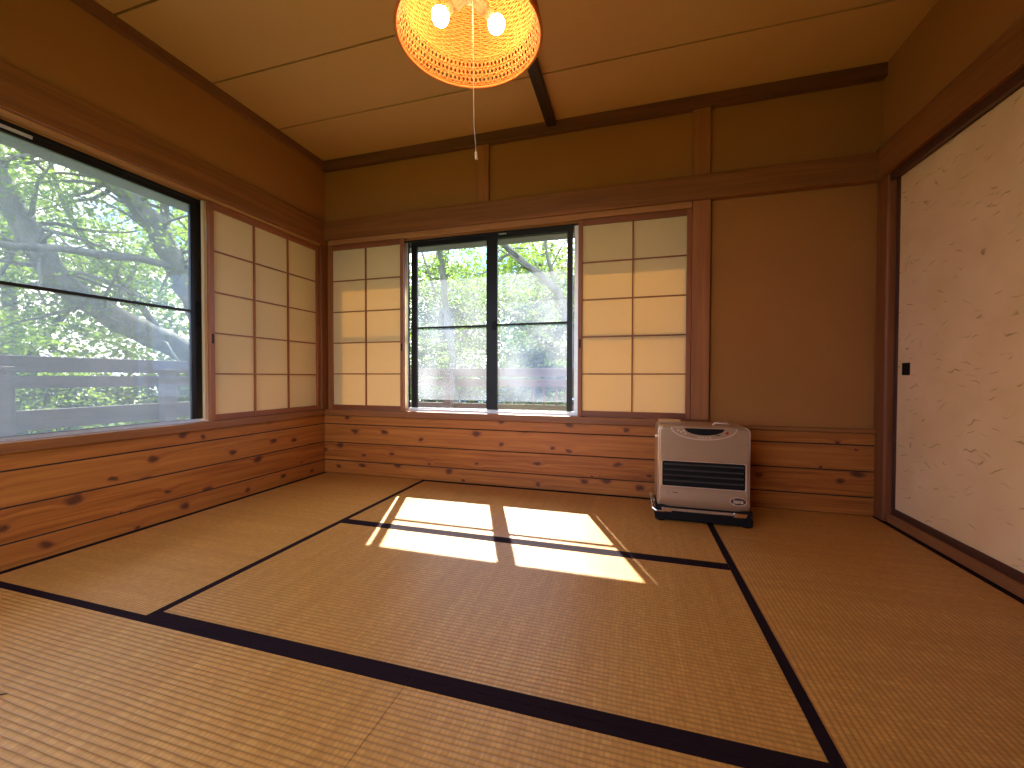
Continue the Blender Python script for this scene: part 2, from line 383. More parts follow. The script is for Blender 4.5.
# front wall (behind the camera), unseen; opening added to light the near mats
w = MB()
w.box(-.14, .3, YF-.12, YF, -.05, H+.012); w.box(2.0, W+.14, YF-.12, YF, -.05, H+.012); w.box(.3, 2.0, YF-.12, YF, 1.9, H+.012)
struct(w.build('wall_front', M['plain_wall']), 'plaster wall behind the viewer with a wide opening added for daylight', 'wall')

# wainscot: boards with narrow shadow gaps
def boards(axis, a0, a1, name, mat, zlist, lab, front=.004):
    m = MB(); g = .0036
    for z0, z1 in zip(zlist[:-1], zlist[1:]):
        if axis == 0: m.box(a0, a1, -front, .02, z0+g, z1-g, 0)
        else: m.box(-.001, front, a0, a1, z0+g, z1-g, 0)
    if axis == 0: m.box(a0, a1, .001, .02, zlist[0], zlist[-1], 1)
    else: m.box(-.0005, .0008, a0, a1, zlist[0], zlist[-1]-.002, 1)
    o = m.build(name, [mat, M['gap']], bevel=.002); return struct(o, lab, 'panelling')
zl = [.0, .10, .239, .380, .447]
boards(0, .004, W, 'trim_2', M['pine_x'], zl, 'knotty pine boards below the smaller window')
boards(1, YF, -.004, 'trim_3', M['pine_y'], zl, 'knotty pine boards below the big window')
# sills
struct(MB().box(0, 2.735, -.024, .13, .446, .492).build('trim_4', M['trim_x'], bevel=.004), 'reddish wood sill under the smaller window', 'sill')
struct(MB().box(2.735, 3.545, -.018, .02, .446, .468).build('trim_5', M['trim_x'], bevel=.003), 'thin wood cap on the pine boards beside the heater', 'trim')
struct(MB().box(-.14, .024, -2.57, -.02, .446, .489).build('trim_6', M['trim_y'], bevel=.004), 'reddish wood sill under the big window', 'sill')
# lintel boards (nageshi) and the grooved head pieces
struct(MB().box(0, W, -.03, .03, 1.782, 1.925).build('trim_7', M['trim_x'], bevel=.004), 'broad wood rail across the far wall', 'rail')
h = MB().box(.05, 2.625, -.010, .008, 1.745, 1.782).box(.05, 2.625, .022, .030, 1.747, 1.782).box(.05, 2.625, .044, .13, 1.745, 1.782).box(.05, 2.625, -.008, .05, 1.768, 1.783, 1)
struct(h.build('trim_8', [M['head'], M['gap']], bevel=.0015), 'grooved pale head rail over the smaller window', 'rail')
struct(MB().box(-.05, .03, YF, -.0, 1.748, 1.922).build('trim_9', M['trim_y'], bevel=.004), 'broad wood rail across the wall of the big window', 'rail')
h = MB().box(-.004, .010, -2.57, -.05, 1.732, 1.764).box(-.028, -.019, -2.57, -.05, 1.736, 1.764).box(-.14, -.042, -2.57, -.05, 1.732, 1.764).box(-.05, .008, -2.57, -.05, 1.754, 1.765, 1)
struct(h.build('trim_10', [M['heady'], M['gap']], bevel=.0015), 'grooved pale head rail over the big window', 'rail')
h = MB().box(3.522, W+.02, YF, -.0, 1.785, 1.945)
struct(h.build('trim_11', M['trim_y'], bevel=.004), 'broad wood rail above the papered sliding door', 'rail')
h = MB().box(3.545, 3.566, -2.6, -.08, 1.748, 1.786).box(3.600, 3.65, -1.10, -.08, 1.748, 1.79)
struct(h.build('trim_12', M['lacquer'], bevel=.002), 'dark grooved track above the papered sliding door', 'rail')
# posts
struct(MB().box(2.628, 2.726, -.012, .03, .492, 1.782).build('trim_13', M['trim_z'], bevel=.003), 'wood post right of the smaller window', 'post')
struct(MB().box(2.628, 2.722, -.006, .03, 1.925, 2.33).build('trim_14', M['trim_z'], bevel=.003), 'short wood post below the ceiling, the right one', 'post')
struct(MB().box(1.262, 1.352, -.006, .03, 1.925, 2.33).build('trim_15', M['trim_z'], bevel=.003), 'short wood post below the ceiling, the left one', 'post')
struct(MB().box(3.538, W+.04, -.084, .02, 0, 1.786).build('trim_16', M['pillar'], bevel=.012, seg=3), 'brown corner pillar beside the papered sliding door', 'pillar')
struct(MB().box(-.02, .022, -.05, .02, .492, 1.765).build('trim_17', M['pillar'], bevel=.003), 'dark corner post between the paper screens', 'post')
# cornice
struct(MB().box(0, W, -.020, .03, 2.318, H).build('trim_18', M['dark_x'], bevel=.003), 'dark cornice along the far wall', 'cornice')
struct(MB().box(-.01, .020, YF, -.02, 2.33, H).build('trim_19', M['dark_y'], bevel=.003), 'dark cornice above the big window', 'cornice')
struct(MB().box(1.752, 1.812, -1.25, -.018, 2.352, H).build('trim_20', M['beam'], bevel=.004), 'dark batten on the ceiling behind the hanging lamp', 'batten')
# threshold under the papered door
h = MB().box(3.558, 3.570, -1.10, -.08, 0, .048).box(3.570, 3.66, -1.10, -.08, 0, .040)
struct(h.build('trim_21', M['threshold'], bevel=.002), 'grooved wood threshold under the papered sliding door', 'threshold')

# ------------------------------------------------------------------ tatami
def tatami_mat(x, y, a, ln, wd, lab):
    r = empty('tatami_mat', (x, y, 0), math.radians(a)); e = .0006
    MB().box(e, ln-e, e, wd-e, -.051, 0).build('woven_surface', M['tatami'], r)
    for y0, y1 in ((e, .0285), (wd-.0285, wd-e)):
        MB().box(e, ln-e, y0, y1, -.02, .0012).build('cloth_border', M['heri'], r, bevel=.0005)
    return tag(r, lab, 'tatami mat', 'straw mats covering the floor')
XA, XB, YA, YB = .876, 2.662, -.870, -1.749
tatami_mat(XA, YA, 0, XB-XA, -YA, 'straw mat in the middle of the far row, touching the wall under the smaller window')
tatami_mat(XA, YB, 0, XB-XA, YA-YB, 'straw mat in the middle of the room with the near half of the sunlight')
tatami_mat(XA, YB, 90, -YB, XA, 'long straw mat lying along the pine boards under the big window')
tatami_mat(W, YB, 90, -YB, W-XB, 'long straw mat lying along the papered sliding door')
tatami_mat(0, -2.667, 0, 1.772, YB+2.667, 'nearest straw mat at the bottom left, left of the short seam')
tatami_mat(1.772, -2.667, 0, W-1.772, YB+2.667, 'nearest straw mat at the bottom, right of the short seam')
t = MB().tube([(.878, -2.085, .004), (.885, -2.076, .0045), (.899, -2.066, .0035)], [.0012, .0022, .001], 6).build('splinter', M['black'])
tag(t, 'tiny black splinter lying on the nearest left mat', 'splinter')

# ------------------------------------------------------------------ shoji
def shoji(name, along, a0, a1, z0, z1, cols, face, depth, pull_at, label, group):
    """along 0: lies in x, room face at y=face; along 1: lies in y, room face at x=face"""
    r = empty(name, ((a0+a1)/2, face, z0) if along == 0 else (face, (a0+a1)/2, z0))
    ox, oy, oz = r.location
    def B(m, p0, p1, d0, d1, q0, q1):
        # d measured from the room face into the wall
        if along == 0: m.box(p0-ox, p1-ox, face+d0-oy, face+d1-oy, q0-oz, q1-oz)
        else: m.box(face-d0-ox, face-d1-ox, p0-oy, p1-oy, q0-oz, q1-oz)
        return m
    st = .026; rt, rb = .036, .034
    mh = M['shoji_x'] if along == 0 else M['shoji_y']
    for s0, s1 in ((a0, a0+st), (a1-st, a1)): B(MB(), s0, s1, 0, depth, z0, z1).build('stile', M['shoji_z'], r, bevel=.002)
    B(MB(), a0+st, a1-st, .001, depth-.001, z1-rt, z1).build('top_rail', mh, r, bevel=.0015)
    B(MB(), a0+st, a1-st, .001, depth-.001, z0, z0+rb).build('bottom_rail', mh, r, bevel=.0015)
    m = MB(); k = .0038
    for i in range(1, cols):
        c_ = a0+st+(a1-a0-2*st)*i/cols; B(m, c_-k*1.1, c_+k*1.1, .003, .014, z0+rb, z1-rt)
    for i in range(1, 5):
        c_ = z0+rb+(z1-z0-rb-rt)*i/5; B(m, a0+st, a1-st, .004, .013, c_-k, c_+k)
    m.build('lattice', M['shoji_z'], r)
    B(MB(), a0+st-.004, a1-st+.004, .0145, .0152, z0+rb-.004, z1-rt+.004).build('paper', M['paper'], r)
    if pull_at is not None:
        B(MB(), pull_at-.006, pull_at+.006, -.0012, .004, .93, .985).build('finger_pull', M['black'], r, bevel=.001)
    return tag(r, label, 'shoji screen', group)
shoji('shoji_screen', 0, .055, .697, .494, 1.742, 2, -.006, .026, .684, 'narrow paper screen left of the smaller window, in the corner', 'paper window screens')
shoji('shoji_screen', 0, 1.958, 2.626, .494, 1.742, 2, -.006, .026, 1.971, 'paper screen right of the smaller window, above the heater', 'paper window screens')
shoji('shoji_screen', 1, -.895, -.052, .490, 1.728, 3, .006, .026, -.882, 'three column paper screen right of the big window', 'paper window screens')

# ------------------------------------------------------------------ windows
def window(name, along, a0, a1, z0, z1, base, mat_glass, sashes, midz, label, jambs=None):
    """base: plane of the glass; room side is -y for the back wall, +x for the left wall"""
    r = empty(name); s = 1
    def B(m, p0, p1, d0, d1, q0, q1):
        if along == 0: m.box(p0, p1, base+d0, base+d1, q0, q1)
        else: m.box(base-d0, base-d1, p0, p1, q0, q1)
        return m
    f = MB(); B(f, a0, a1, -.030, .045, z1-.012, z1+.02); B(f, a0, a0+.03, -.030, .045, z0, z1); B(f, a1-.03, a1, -.030, .045, z0, z1)
    f.build('window_frame', M['black_metal'], r, bevel=.002)
    t_ = MB(); B(t_, a0, a1, -.034, .05, z0-.012, z0+.006)
    for d in (-.022, .0, .022): B(t_, a0, a1, d-.0015, d+.0015, z0+.006, z0+.014)
    t_.build('bottom_track', M['silver'], r, bevel=.001)
    if jambs:
        for j0, j1 in jambs: B(MB(), j0, j1, -.034, -.026, z0, z1-.012).build('side_jamb', M['silver'], r, bevel=.001)
    for (s0, s1, d, wl, wr) in sashes:
        fr = MB(); B(fr, s0, s0+wl, d-.010, d+.010, z0+.008, z1-.010); B(fr, s1-wr, s1, d-.010, d+.010, z0+.008, z1-.010)
        B(fr, s0+wl, s1-wr, d-.010, d+.010, z1-.038, z1-.010); B(fr, s0+wl, s1-wr, d-.010, d+.010, z0+.006, z0+.016)
        sash = fr.build('sash', M['black_metal'], r, bevel=.0015)
        B(MB(), s0+wl, s1-wr, d-.009, d+.009, midz-.0065, midz+.0065).build('glazing_bar', M['black_metal'], sash)
        B(MB(), s0+wl-.004, s1-wr+.004, d-.0015, d+.0015, z0+.012, z1-.034).build('glass', mat_glass, sash)
    return r, B
r, B = window('window_2', 0, .07, 2.62, .500, 1.742, .085, M['glass_back'],
    [(.10, .700, -.012, .03, .003), (.710, 1.355, .012, .047, .045), (1.312, 1.913, -.012, .080, .036), (1.932, 2.59, .012, .003, .03)], 1.105, '', [(.655, .702), (1.926, 1.972)])
struct(r, 'smaller sliding window in the far wall with misted panes', 'window')
B(MB(), 1.352, 1.388, -.030, -.022, 1.07, 1.13).build('latch', M['black'], r, bevel=.002)
B(MB(), 1.405, 1.46, -.034, -.030, 1.722, 1.729).build('maker_plate', M['silver'], r)
r, B = window('window_1', 1, -2.56, -.06, .490, 1.728, -.075, M['glass_left'],
    [(-.93, -.10, .012, .05, .03), (-2.53, -.885, -.012, .05, .072)], 1.105, '')
struct(r, 'big sliding window looking out on the maple branches and railing', 'window')
B(MB(), -.925, -.905, -.030, -.022, 1.02, 1.16).build('latch', M['black'], r, bevel=.003)
B(MB(), -1.80, -1.58, -.034, -.028, 1.700, 1.712).build('maker_plate', M['silver'], r)
B(MB(), -.912, -.897, -.058, -.038, .498, 1.728).build('window_stop', M['palez'], r)
# eaves outside
struct(MB().box(-.3, 3.2, .15, .27, 1.722, 1.98).build('trim_22', M['soffit']), 'grey shutter housing outside over the smaller window', 'shutter housing')
struct(MB().box(-.27, -.15, -2.9, .2, 1.722, 1.98).build('trim_23', M['soffit']), 'grey shutter housing outside over the big window', 'shutter housing')
struct(MB().box(-1.25, W+.5, YF-.5, .62, 2.50, 2.60).build('roof', M['soffit']), 'unseen roof slab, eaves added to keep sun off the big window', 'roof')  # out of view; overhang added to block sun at the big window

# ------------------------------------------------------------------ papered sliding door
r = empty('fusuma_door', (3.585, -.60, .041))
def FB(x0, x1, y0, y1, z0, z1, name, mat, par, bev=.001):
    return MB().box(x0-3.585, x1-3.585, y0+.60, y1+.60, z0-.041, z1-.041).build(name, mat, par, bevel=bev)
FB(3.574, 3.596, -.107, -.085, .041, 1.79, 'stile', M['lacquer'], r); FB(3.574, 3.596, -1.095, -1.069, .041, 1.79, 'stile', M['lacquer'], r)
FB(3.574, 3.596, -1.069, -.107, .041, .078, 'bottom_rail', M['lacquer'], r); FB(3.574, 3.596, -1.069, -.107, 1.752, 1.79, 'top_rail', M['lacquer'], r)
FB(3.580, 3.592, -1.070, -.106, .076, 1.754, 'paper_face', M['washi'], r, 0)
pl = FB(3.575, 3.581, -.203, -.147, .757, .818, 'finger_pull', M['black'], r, .003)
tag(r, 'sliding door faced in cream paper with scattered straw flecks', 'sliding door')

# ------------------------------------------------------------------ heater
ht = empty('kerosene_heater', (2.640, -.245, .0016), 0)
def superbox(m, w, y0, y1, z0, z1, rad, n=6, bulge=0.0):
    pts = []
    for cx, cz, a0 in ((w-rad, z1-rad, 0), (-w+rad, z1-rad, 90), (-w+rad*.4, z0+rad*.4, 180), (w-rad*.4, z0+rad*.4, 270)):
        rr = rad if a0 < 170 else rad*.4
        for k in range(n+1):
            a = math.radians(a0+90*k/n); pts.append((cx+rr*math.cos(a), cz+rr*math.sin(a)))
    m.prism(pts, y0, y1)
# body: front shell, sides
b = MB(); superbox(b, .217, -.128, .125, .075, .492, .026); b.build('body', M['heater'], ht, bevel=.006, seg=3)
b = MB(); superbox(b, .210, -.141, -.120, .088, .487, .022); b.build('front_panel', M['heater'], ht, bevel=.007, seg=3)
b = MB(); b.tube([(-.212, -.134, .10), (-.212, -.134, .468), (-.207, -.134, .483), (-.19, -.134, .490)], .0048, 8)
b.build('edge_highlight', M['heater_trim'], ht, smooth=True)  # pale strip put in as window light reflecting off the left edge
b = MB(); b.tube([(.212, -.134, .10), (.212, -.134, .468), (.207, -.134, .483), (.19, -.134, .490)], .0028, 8)
b.build('edge_highlight', M['heater_trim'], ht, smooth=True)
# louvred outlet
b = MB(); superbox(b, .192, -.1435, -.130, .183, .312, .010); o = b.build('air_outlet', M['black'], ht, bevel=.001)
for k in range(4):
    z = .205+k*.0285
    MB().add([(-.186, -.143, z), (.184, -.143, z), (.184, -.1475, z+.007), (-.186, -.1475, z+.007), (-.186, -.143, z+.010), (.184, -.143, z+.010), (.184, -.139, z+.004), (-.186, -.139, z+.004)],
             [(0, 1, 2, 3), (3, 2, 5, 4), (4, 5, 6, 7), (7, 6, 1, 0), (0, 3, 4, 7), (1, 6, 5, 2)]).build('slat', M['slat'], o)
fr = MB(); rim = []
for cx, cz, a0 in ((.185, .303, 0), (-.187, .303, 90), (-.187, .191, 180), (.185, .191, 270)):
    for k in range(5): a = math.radians(a0+22.5*k); rim.append((cx+.010*math.cos(a), -.1425, cz+.010*math.sin(a)))
fr.tube(rim, .0024, 6, closed=True); fr.build('outlet_rim', M['heater_trim'], ht, smooth=True)
# bowed lower skirt
sk = MB(); nn = 18; vs = []
for k in range(nn+1):
    x = -.205+.41*k/nn; zz = .086-.020*(1-(x/.205)**2); vs += [(x, -.1415, .165), (x, -.1475, .125), (x, -.1455, zz), (x, -.120, zz-.004)]
fs = [(4*k+j, 4*k+4+j, 4*k+5+j, 4*k+1+j) for k in range(nn) for j in range(3)]
sk.add(vs, fs); sk.build('lower_skirt', M['heater'], ht, smooth=True)
# control panel: half ellipse on the front top edge
cp = MB(); pts = [(.155*math.cos(a), .474+.062*math.sin(a)) for a in [PI+PI*k/24 for k in range(25)]]
cp.prism([(x, z) for x, z in pts], -.1445, -.130); cpo = cp.build('control_panel', M['heater_trim'], ht); cpo.location.z = .012
cp = MB(); pts = [(.148*math.cos(a), .473+.055*math.sin(a)) for a in [PI+PI*k/24 for k in range(25)]]
cp.prism(pts, -.1455, -.140); cp.build('panel_face', M['heater'], cpo)
cp = MB(); pts = [(.092*math.cos(a)+.004, .471+.034*math.sin(a)) for a in [PI+PI*k/20 for k in range(21)]]
cp.prism(pts, -.1462, -.141); cp.build('display', M['black'], cpo)
for k in range(4): MB().box(-.026+k*.017, -.015+k*.017, -.1465, -.1445, .423, .429).build('button', M['cream'], cpo)
for x, z in ((-.105, .452), (-.092, .458), (-.085, .444), (-.118, .460)): MB().lathe([(0, -.1465), (.005, -.1465), (.005, -.1445)], 12, (x, 0, z), axis='y').build('key', M['heater_trim'], cpo)
MB().lathe([(0, -.147), (.007, -.147), (.008, -.1445)], 14, (.108, 0, .452), axis='y').build('power_key', M['red'], cpo)
MB().box(.055, .078, -.1465, -.1445, .438, .442).build('caption', M['panel_ink'], cpo)
# lids on top, behind the front edge
MB().box(-.205, -.085, -.05, .11, .490, .504).build('tank_lid', M['heater'], ht, bevel=.008, seg=3)
b = MB(); b.tube([(.06, -.03, .490), (.075, -.03, .502), (.125, -.03, .502), (.14, -.03, .490)], .006, 8); b.build('carry_handle', M['heater_trim'], ht, smooth=True)
MB().lathe([(0, -.012), (.009, -.010), (.011, 0), (.009, .010), (0, .012)], 12, (-.219, -.085, .430), axis='y').build('side_catch', M['heater_trim'], ht, smooth=True)
# oval badge
bd = MB(); pts = [(.160+.037*math.cos(a), .128+.020*math.sin(a)) for a in [2*PI*k/28 for k in range(28)]]
bd.prism(pts, -.1502, -.142); bdo = bd.build('badge', M['panel_ink'], ht)
b = MB(); b.tube([(x, -.1502, z) for x, z in pts], .0020, 6, closed=True); b.build('badge_rim', M['heater_trim'], bdo, smooth=True)
def text(body, size, loc, mat, parent, name):
    cu = bpy.data.curves.new(name, 'FONT'); cu.body = body; cu.size = size; cu.extrude = .0006; cu.align_x = 'CENTER'; cu.align_y = 'CENTER'; cu.offset = .0005
    tmp = bpy.data.objects.new(name+'_tmp', cu); COL.objects.link(tmp)
    dg = bpy.context.evaluated_depsgraph_get(); dg.update()
    me = bpy.data.meshes.new_from_object(tmp.evaluated_get(dg)); bpy.data.objects.remove(tmp)
    me.materials.clear(); me.materials.append(mat)
    o = bpy.data.objects.new(name, me); COL.objects.link(o); o.parent = parent; o.location = loc; o.rotation_euler = (PI/2, 0, 0); return o
text('Jena', .027, (.160, -.1514, .128), M['cream'], bdo, 'badge_lettering')
mk = MB(); ring = [(-.165+.008*math.cos(a), -.1475, .150+.008*math.sin(a)) for a in [2*PI*k/16 for k in range(16)]]
mk.tube(ring, .0006, 4, closed=True); mk.box(-.145, -.141, -.1475, -.1455, .150, .154).box(-.138, -.118, -.1475, -.1455, .148, .152)
mk.build('small_marking', M['panel_ink'], ht)
# base tray, bar, clips and the chrome lever
b = MB(); superbox(b, .228, -.150, .140, .006, .056, .020); b.build('base_tray', M['black'], ht, bevel=.006, seg=3)
for x in (-.200, .205):
    for y in (-.125, .115): MB().lathe([(0, 0), (.024, 0), (.026, .005), (.024, .014)], 16, (x, y, 0)).build('foot', M['black'], ht)
b = MB().box(-.19, .20, -.154, -.146, .056, .069); b.build('front_bar', M['heater'], ht, bevel=.002)
for x0, x1 in ((-.196, -.146), (.138, .194)): MB().box(x0, x1, -.160, -.146, .050, .072).build('chrome_clip', M['chrome'], ht, bevel=.003)
b = MB(); b.tube([(-.18, -.153, .052), (-.222, -.153, .052), (-.240, -.145, .062), (-.246, -.12, .080)], .006, 8)
b.tube([(-.240, -.140, .070), (-.250, -.12, .135)], .004, 8); b.tube([(-.250, -.128, .135), (-.232, -.118, .100), (-.226, -.11, .06)], .005, 8)
b.box(-.256, -.242, -.135, -.115, .128, .142); b.build('chrome_lever', M['chrome'], ht, smooth=False)
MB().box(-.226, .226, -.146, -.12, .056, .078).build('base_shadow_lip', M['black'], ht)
tag(ht, 'champagne coloured kerosene heater standing on the mats below the right screen', 'heater')

# ------------------------------------------------------------------ hanging lamp
LX, LY, LZ = 1.772, -1.372, 1.858
lp = empty('pendant_lamp', (LX, LY, LZ))
R0 = .235
def rp(h):            # radius of the shade at height h above the rim
    if h < .095: return R0-.020*(h/.095)**1.3
    t = (h-.095)/.155; return (R0-.020)*math.sqrt(max(0, 1-(t*.975)**2.3))
sh = MB()
def ringpts(h, r, amp, k, nw=36, seg=144, z=0): return [((r+amp*math.cos(nw*a+PI*(k % 2)))*math.cos(a), (r+amp*math.cos(nw*a+PI*(k % 2)))*math.sin(a), h) for a in [2*PI*i/seg for i in range(seg)]]
s = .100; k = 0; hs = []
while s < .245:
    hs.append(s); slope = abs(rp(min(s+.002, .249))-rp(s))/.002
    s += .0066/math.sqrt(1+slope*slope); k += 1
for k, h_ in enumerate(hs): sh.tube(ringpts(h_, rp(h_), .0018, k), .0033, 5, closed=True)
topw = sh.build('dome_weave', M['wicker'], lp, smooth=True)
lat = MB()
for k, h_ in enumerate((.010, .0175, .034, .0415, .058, .0655, .082, .0895)): lat.tube(ringpts(h_, rp(h_), .0012, k, 45, 180), .0023, 4, closed=True)
nD = 90
for sgn in (1, -1):
    for i in range(nD):
        a0 = 2*PI*i/nD; path = []
        for j in range(9):
            h_ = .002+.096*j/8; a = a0+sgn*2*PI/nD*4*j/8; rr = rp(h_)+.0014*math.cos(j*PI+i*PI)
            path.append((rr*math.cos(a), rr*math.sin(a), h_))
        lat.tube(path, .0022, 4)
for i in range(90):
    a = 2*PI*i/90; lat.tube([((rp(h_))*math.cos(a), (rp(h_))*math.sin(a), h_) for h_ in (0, .03, .06, .1)], .0018, 4)
lat.build('lattice_band', M['wicker'], lp, smooth=True)
ribs = MB()
for i in range(36):
    a = 2*PI*i/36; ribs.tube([((rp(h_)-.001)*math.cos(a), (rp(h_)-.001)*math.sin(a), h_) for h_ in [.095+.15*j/12 for j in range(13)]], .0026, 5)
ribs.build('ribs', M['wicker'], lp, smooth=True)
rm = MB(); rm.tube(ringpts(0, R0, .0, 0, 1, 96), .0055, 8, closed=True); rm.tube(ringpts(.097, rp(.097), .0, 0, 1, 96), .0035, 6, closed=True)
rm.build('rim', M['wicker'], lp, smooth=True)
# fixture
fx = MB(); fx.lathe([(0, .245), (.035, .245), (.040, .225), (.040, .14), (.028, .125), (0, .125)], 24); fxo = fx.build('lamp_holder', M['cream'], lp, smooth=False, bevel=.001)
for th in (177, 54, 295):
    a = math.radians(th); d = Vector((math.cos(a)*.90, math.sin(a)*.90, -.44)).normalized()
    p0 = Vector((0, 0, .150)); sk_ = MB(); sk_.tube([p0+d*.02, p0+d*.065], [.021, .023], 16); sk_.tube([p0+d*.065, p0+d*.092], [.017, .0155], 16)
    sk_.build('socket', M['socket'], fxo)
    bl = MB(); prof = []; c0 = p0+d*.120
    q = d.to_track_quat('Z', 'Y')
    pr = [(.012, -.030), (.015, -.024), (.024, -.016), (.0295, -.004), (.0300, .004), (.0265, .014), (.019, .0225), (.009, .0275), (.0004, .029)]
    vs = []; sg = 20
    for r_, z_ in pr:
        for kk in range(sg): aa = 2*PI*kk/sg; vs.append(c0+q @ Vector((r_*math.cos(aa), r_*math.sin(aa), z_)))
    bl.add(vs, [(i*sg+kk, i*sg+(kk+1) % sg, (i+1)*sg+(kk+1) % sg, (i+1)*sg+kk) for i in range(len(pr)-1) for kk in range(sg)])
    bl.build('bulb', M['bulb'], lp, smooth=True)
cd = MB(); cd.tube([(0, 0, .24), (0, 0, .30), (0, 0, H-LZ-.03)], .004, 8); cd.build('hanging_cable', M['cord'], lp)
cd = MB(); cd.lathe([(0, H-LZ-.001), (.05, H-LZ-.001), (.048, H-LZ-.025), (.02, H-LZ-.04), (0, H-LZ-.04)], 24); cd.build('ceiling_rose', M['cream'], lp)
cd = MB(); cd.tube([(.010, 0, .15), (.012, .002, .0), (.012, .004, -.12), (.014, .006, -.28), (.020, .010, -.375)], .0013, 6); cdo = cd.build('pull_cord', M['cord'], lp, smooth=True)
cd = MB(); cd.tube([(.0195, .010, -.372), (.021, .010, -.395)], [.0045, .005], 10); cd.build('cord_end', M['cream'], cdo)
tag(lp, 'round wicker lampshade hanging from the ceiling with lit bulbs and a pull cord', 'pendant lamp')

# ------------------------------------------------------------------ outside
gr = MB(); n = 40; vs = []; ex = 60
for j in range(n+1):
    for i in range(n+1):
        x = -ex+2*ex*i/n; y = -ex+2*ex*j/n
        d = math.hypot(x-1.8, y+1.3); z = -1.6-.03*max(0, d-4)+.35*noise.noise(Vector((x*.15, y*.15, 0)))
        vs.append((x, y, z))
gr.add(vs, [(j*(n+1)+i, j*(n+1)+i+1, (j+1)*(n+1)+i+1, (j+1)*(n+1)+i) for j in range(n) for i in range(n)])
struct(gr.build('ground', M['ground'], smooth=True), 'grassy ground below the deck', 'ground')
dk = MB()
for k in range(11): dk.box(-1.52+k*.125, -1.52+k*.125+.118, YF, 1.55, -.16, -.13)
for k in range(11): dk.box(-.14, 4.2, .16+k*.126, .16+k*.126+.118, -.16, -.13)
struct(dk.build('deck', M['deck']), 'weathered plank deck around the room', 'deck')
rl = empty('deck_railing', (-1.4, -1.0, -.13))
def RB(x0, x1, y0, y1, z0, z1, name, mat, par, o): return MB().box(x0-o[0], x1-o[0], y0-o[1], y1-o[1], z0-o[2], z1-o[2]).build(name, mat, par, bevel=.004)
O1 = (-1.4, -1.0, -.13)
RB(-1.46, -1.42, -3.4, 1.36, .768, .872, 'top_board', M['deck'], rl, O1); RB(-1.445, -1.42, -3.4, 1.36, .662, .744, 'rail_board', M['deck'], rl, O1)
RB(-1.445, -1.42, -3.4, 1.36, .392, .522, 'rail_board', M['deck'], rl, O1)
for y in (-2.4, -1.13, -.20, .75): RB(-1.42, -1.34, y-.045, y+.045, -.13, .80, 'post', M['deck'], rl, O1)
tag(rl, 'grey board railing outside the big window', 'railing')
O2 = (1.0, 1.45, -.13); rl = empty('deck_railing', O2)
RB(-1.40, 4.2, 1.42, 1.46, .745, .832, 'top_board', M['deck_brown'], rl, O2); RB(-1.40, 4.2, 1.42, 1.445, .640, .722, 'rail_board', M['deck_brown'], rl, O2)
RB(-1.40, .392, 1.42, 1.445, .28, .462, 'rail_board', M['deck_brown'], rl, O2); RB(.400, 4.2, 1.42, 1.445, .28, .462, 'rail_board', M['deck_brown'], rl, O2)
for x in (-.55, .40, 1.90, 3.1): RB(x-.045, x+.045, 1.34, 1.42, -.13, .78, 'post', M['deck_brown'], rl, O2)
for x in (1.32, 1.43, 1.56, 1.66, 1.76): RB(x-.014, x+.014, 1.446, 1.466, .30, .70, 'baluster', M['deck_brown'], rl, O2)
tag(rl, 'brown board railing outside the smaller window', 'railing')

SUN = Vector((-.40, 1, 1.266)).normalized()
def in_sun_path(p):
    t = p[1]-.08
    if t < 0: return False
    z = p[2]-1.266*t; x = p[0]+.40*t
    return .55 < x < 2.1 and .3 < z < 1.75
def leaf_shape():
    pts = []
    for k in range(5):
        a = math.radians(-70+k*35+90); L_ = (.6, .9, 1.05, .9, .6)[k]
        pts.append((math.cos(a)*L_, math.sin(a)*L_))
        if k < 4: a2 = a+math.radians(17.5); pts.append((math.cos(a2)*.45, math.sin(a2)*.45))
    return [(0, -.15)]+pts[::1]
LS = leaf_shape()
def foliage(center, rad, sprays, per, size, name, mat, parent, rng, flat=.25, keep=.34):
    vs = []; fs = []
    for s_ in range(sprays):
        while True:
            q = Vector((rng.uniform(-1, 1), rng.uniform(-1, 1), rng.uniform(-1, 1)))
            if q.length < 1: break
        c_ = Vector(center)+Vector((q.x*rad[0], q.y*rad[1], q.z*rad[2])); sr = rng.uniform(.22, .5)*max(.6, size*18)
        tilt = Matrix.Rotation(rng.uniform(-.5, .5), 3, 'X') @ Matrix.Rotation(rng.uniform(-.5, .5), 3, 'Y')
        for k in range(per):
            rr = sr*math.sqrt(rng.random()); a = rng.uniform(0, 2*PI)
            p = c_+tilt @ Vector((rr*math.cos(a), rr*math.sin(a), rng.gauss(0, flat*sr*.35)))
            if in_sun_path(p) and rng.random() > keep: continue
            if p.y < 1.75 and p.x > -1.75 or p.z < -1.4: continue
            Q = Matrix.Rotation(rng.uniform(0, 2*PI), 3, 'Z') @ Matrix.Rotation(rng.gauss(0, .55), 3, 'X') @ Matrix.Rotation(rng.gauss(0, .55), 3, 'Y')
            sz = size*rng.uniform(.6, 1.25)*.75; o_ = len(vs)
            vs += [p+Q @ Vector((x*sz, y*sz, -.18*sz*(abs(x)))) for x, y in LS]
            fs.append(tuple(range(o_, o_+len(LS))))
    me = bpy.data.meshes.new(name); me.from_pydata([tuple(v) for v in vs], [], fs); me.materials.append(mat)
    o = bpy.data.objects.new(name, me); COL.objects.link(o); o.parent = parent; o['kind'] = 'stuff'; return o
